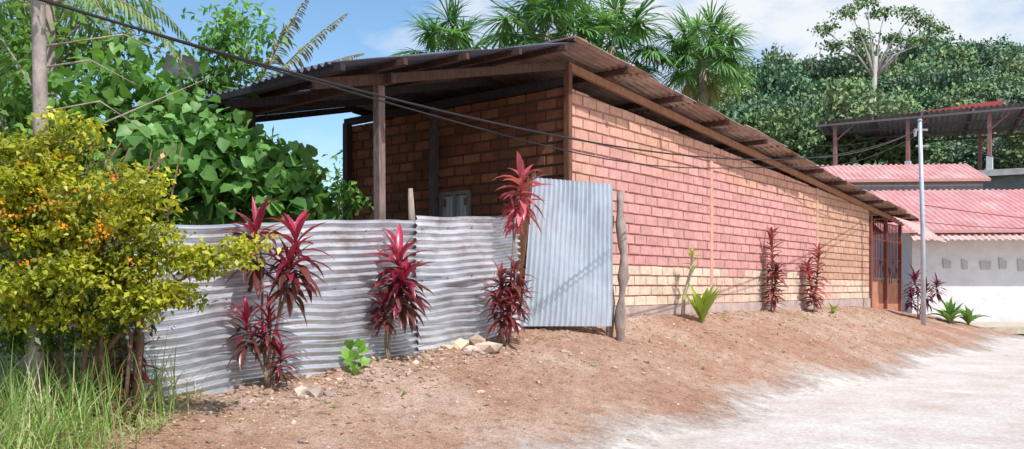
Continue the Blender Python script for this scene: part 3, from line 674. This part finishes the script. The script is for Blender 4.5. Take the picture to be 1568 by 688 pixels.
# ------------------------------------------------------------------ white house with red roof
wh=empty('white_house'); mb=MB()
mb.hexa([(13.95,29.6,-.3),(27,28.6,-.3),(27.3,34,-.3),(14.2,35,-.3),(13.95,29.6,3.45),(27,28.6,3.45),(27.3,34,3.6),(14.2,35,3.6)],(.80,.79,.80))
mb.hexa([(13.9,29.5,-.3),(27,28.5,-.3),(27,28.6,-.3),(13.9,29.6,-.3),(13.9,29.5,.28),(27,28.5,.28),(27,28.6,.28),(13.9,29.6,.28)],(.5,.44,.38))
mb.obj('walls',M_plaster,wh)
mb=MB()
for q in range(9):
    x=15.0+q*.62; y=29.57-(x-13.95)*.0766-.012; w=random.uniform(.15,.34); z0=2.12+random.uniform(-.08,.05)
    mb.hexa([(x,y-.01,z0),(x+w,y-.01,z0),(x+w,y+.06,z0),(x,y+.06,z0),(x-.04,y-.01,2.36+random.uniform(0,.2)),(x+w,y-.01,2.40),(x+w,y+.06,2.40),(x-.04,y+.06,2.40)],(.55,.53,.52))
mb.obj('vent_patches',M_plaster,wh)
rr_=np.array([13.0,-1.0,0]); rr_/=np.linalg.norm(rr_); rb=np.array([.077,1,.40])
corr('roof_sheet',(12.7,29.1,3.42),rb,rr_,5.2,15,.22,.03,M_redroof,wh,(.68,.30,.28),nu=8,warp=.01,seed=3)
corr('roof_lower_strip',(13.6,28.75,3.10),(.077,1,.62),rr_,.75,14,.22,.03,M_redroof,wh,(.66,.44,.40),nu=4,seed=4)
corr('roof_upper',(12.9,34.6,5.85),(.077,1,.42),rr_,2.4,6.4,.22,.03,M_redroof,wh,(.68,.32,.30),nu=5,seed=5)
mb=MB(); mb.beam((12.8,34.55,5.82),(19.2,34.06,5.82),.05,.12,(.62,.32,.29)); mb.beam((12.7,29.05,3.40),(27,28.0,3.40),.05,.1,(.63,.32,.3))
mb.hexa([(13.1,34.7,4.8),(19.0,34.25,4.8),(19.2,36.7,4.8),(13.3,37.2,4.8),(13.1,34.7,5.78),(19.0,34.25,5.78),(19.2,36.7,6.5),(13.3,37.2,6.5)],(.34,.28,.27))
mb.obj('fascia',M_paint,wh)
mb=MB(); mb.hexa([(13.7,25.6,.10),(26,24,.10),(27,28.4,.12),(13.9,29.4,.12),(13.7,25.6,.30),(26,24,.30),(27,28.4,.32),(13.9,29.4,.32)],(.60,.51,.39)); mb.obj('forecourt_slab',M_conc,wh)
# ------------------------------------------------------------------ open shelter on terrace
sh=empty('open_shelter'); 
q0=np.array([16.1,44.8,10.25]); q1=np.array([29.,38.2,10.35]); e=(q1-q0); el_=np.linalg.norm(e); e/=el_
bk=np.array([.42,.9,-.02])
corr('roof_sheet',q0,bk,e,7.5,el_,.26,.04,M_roofd,sh,(.46,.44,.50),nu=6,seed=9)
mb=MB()
for k in np.linspace(.03,.97,7):
    a=q0+e*el_*k; mb.beam(a+np.array([0,0,-.12]),a+bk*7.4+np.array([0,0,-.12]),.10,.16,(.2,.15,.15))
for k in (0,.33,.66,.98): mb.beam(q0+bk*7.4*k+np.array([0,0,-.25]),q1+bk*7.4*k+np.array([0,0,-.25]),.08,.10,(.2,.14,.14))
for k in (.06,.30,.55,.83):
    for d_ in (.4,6.6):
        a=q0+e*el_*k+bk*d_; mb.beam((a[0],a[1],7.2),(a[0],a[1],10.1),.17,.17,(.46,.20,.18)); mb.beam((a[0],a[1],7.2),(a[0],a[1],7.9),.26,.26,(.74,.72,.70))
        b2=a+e*1.0; mb.beam((a[0],a[1],9.2),(b2[0],b2[1],10.05),.08,.08,(.36,.15,.13))
mb.obj('frame',M_paint,sh)
mb=MB()
def slabp(a,b,c,d,z0,z1,col): mb.hexa([(*p[:2],z0) for p in (a,b,c,d)]+[(*p[:2],z1) for p in (a,b,c,d)],col)
slabp(q0,q1,q1+bk*7.5,q0+bk*7.5,6.9,7.2,(.50,.47,.46)); slabp(q0+e*.3+bk*.3,q1+bk*.3,q1+bk*7,q0+e*.3+bk*7,1,6.9,(.25,.22,.2))
mb.obj('floor_slab',M_conc,sh)
u_=q0+e*4.1+bk*2; 
corr('red_canopy',u_+np.array([0,0,.35]),bk+np.array([0,0,.1]),e+np.array([0,0,.06]),2.5,4.6,.26,.03,M_redroof,sh,(.60,.10,.10),nu=4,seed=4)
mb=MB(); mb.beam(u_+np.array([0,0,.2]),u_+e*4.6+np.array([0,0,.45]),.1,.35,(.55,.08,.08)); mb.obj('canopy_fascia',M_paint,sh)
# ------------------------------------------------------------------ utility pole, cables, dish
pole=empty('utility_pole'); mb=MB(); px,py=10.52,21.7
mb.tube([(px,py,Hs(px,py)-.3),(px-.02,py,3),(px-.10,py,5.75)],[.062,.058,.05],12,(.50,.55,.60)); mb.obj('pole_shaft',M_paint,pole,True)
mb=MB(); mb.beam((px-.25,py,5.52),(px+.1,py,5.52),.05,.05,(.3,.3,.32)); mb.tube([(px-.22,py,5.5),(px-.22,py,5.35)],[.05,.03],8,(.5,.5,.5)); mb.tube([(px-.10,py,5.75),(px-.10,py,5.8)],[.07,.05],8,(.4,.42,.44)); mb.tube([(px-.2,py,5.1),(px+.12,py,5.1)],[.03,.03],6,(.3,.3,.3)); mb.obj('bracket_and_insulator',M_paint,pole)
def cable(name,a,b,sag,r,col=(.02,.02,.022),wob=0):
    mb=MB(); a=np.array(a);b=np.array(b); pts=[]
    for q in range(41):
        k=q/40; p_=a+(b-a)*k; p_[2]-=4*sag*k*(1-k)-wob*math.sin(k*14)*k*(1-k); pts.append(p_)
    mb.tube(pts,r,5,col); return mb.obj(name,M_rub,None,True)
T_=(px-.2,py,5.5)
cable('power_cable',(-3.35,4.7,3.32),T_,.92,.011)
cable('power_cable',(-3.30,4.9,3.36),(px-.2,py,5.35),1.02,.008,wob=.2)
cable('power_cable',T_,(W(7.2,-.3,4.25)),.25,.008,(.08,.08,.08))
cable('power_cable',T_,(26,30,5.0),.6,.012); cable('power_cable',(px,py,3.6),(24,27,3.6),.3,.012,(.2,.05,.05))
cable('power_cable',W(17,-.4,3.5),(20,26,3.55),.25,.012,(.2,.05,.05))
cable('power_cable',(-2,20,9.3),(20,45,9.5),2.0,.015)
mb=MB(); dc=np.array([-4.65,11.9,4.58]); vs=[];n=20
dn=np.array([.35,-.75,.55]); dn/=np.linalg.norm(dn); a1=np.cross(dn,(0,0,1)); a1/=np.linalg.norm(a1); a2=np.cross(a1,dn)
for ring,(r_,dd) in enumerate([(.02,-.07),(.12,-.055),(.2,-.02),(.25,.02)]):
    for k in range(n): vs.append(dc+(a1*math.cos(6.283*k/n)+a2*math.sin(6.283*k/n))*r_+dn*dd)
fs=[(r_*n+k,r_*n+(k+1)%n,(r_+1)*n+(k+1)%n,(r_+1)*n+k) for r_ in range(3) for k in range(n)]
mb.add(vs,fs,(.05,.05,.055)); mb.tube([dc-dn*.08,dc+np.array([0,.15,-.3]),(dc[0],dc[1]+.2,.5)],[.02,.02,.03],6,(.2,.2,.22)); mb.tube([dc-a2*.24,dc+dn*.25],[.008,.012],5,(.2,.2,.2))
mb.obj('satellite_dish',M_rub,None,True)
# ------------------------------------------------------------------ sky, sun, camera
sv=Vector((.37,-.56,.95)).normalized()
elev=math.asin(sv.z); rot=math.atan2(sv.x,sv.y)
w=D.worlds.new('World'); SC.world=w; w.use_nodes=True; nt=w.node_tree; bg=nt.nodes['Background']
sky=N(nt,'ShaderNodeTexSky',sky_type='NISHITA'); sky.sun_disc=False; sky.sun_elevation=elev; sky.sun_rotation=rot; sky.dust_density=.8; sky.air_density=1.0
skc=mix(nt,1.,sky.outputs[0],(1.15,1.38,1.48),'MULTIPLY')
tc=N(nt,'ShaderNodeTexCoord'); mp=N(nt,'ShaderNodeMapping'); mp.inputs['Scale'].default_value=(1,1,2.2); nt.links.new(tc.outputs['Generated'],mp.inputs[0])
nn_=noise(nt,2.6,7,.62,mp.outputs[0]); sx=N(nt,'ShaderNodeSeparateXYZ'); nt.links.new(tc.outputs['Generated'],sx.inputs[0])
ma=N(nt,'ShaderNodeMath',operation='MULTIPLY_ADD'); nt.links.new(sx.outputs['X'],ma.inputs[0]); ma.inputs[1].default_value=.45; nt.links.new(nn_.outputs[0],ma.inputs[2])
mz=N(nt,'ShaderNodeMath',operation='MULTIPLY_ADD'); nt.links.new(sx.outputs['Z'],mz.inputs[0]); mz.inputs[1].default_value=-.30; nt.links.new(ma.outputs[0],mz.inputs[2])
rp=ramp(nt,mz.outputs[0],[(.40,(0,0,0)),(.60,(1,1,1))])
cm=mix(nt,rp.outputs[0],skc,(6.9,7.2,7.6))
nt.links.new(cm,bg.inputs[0]); bg.inputs[1].default_value=.13
sd=D.lights.new('sun','SUN'); sd.energy=4.7; sd.angle=math.radians(.5); sd.color=(1,.97,.94)
so=D.objects.new('sun',sd); SC.collection.objects.link(so); so.rotation_euler=(-sv).to_track_quat('-Z','Y').to_euler()
cd=D.cameras.new('camera'); cam=D.objects.new('camera',cd); SC.collection.objects.link(cam)
cam.location=(0,0,1.5); cam.rotation_euler=(math.radians(90),0,0); cd.sensor_width=36; cd.lens=29.85; cd.shift_y=.0612; cd.clip_end=3000; cd.clip_start=.05
SC.camera=cam
SC.view_settings.view_transform='Standard'; SC.view_settings.look='None'; SC.view_settings.exposure=0
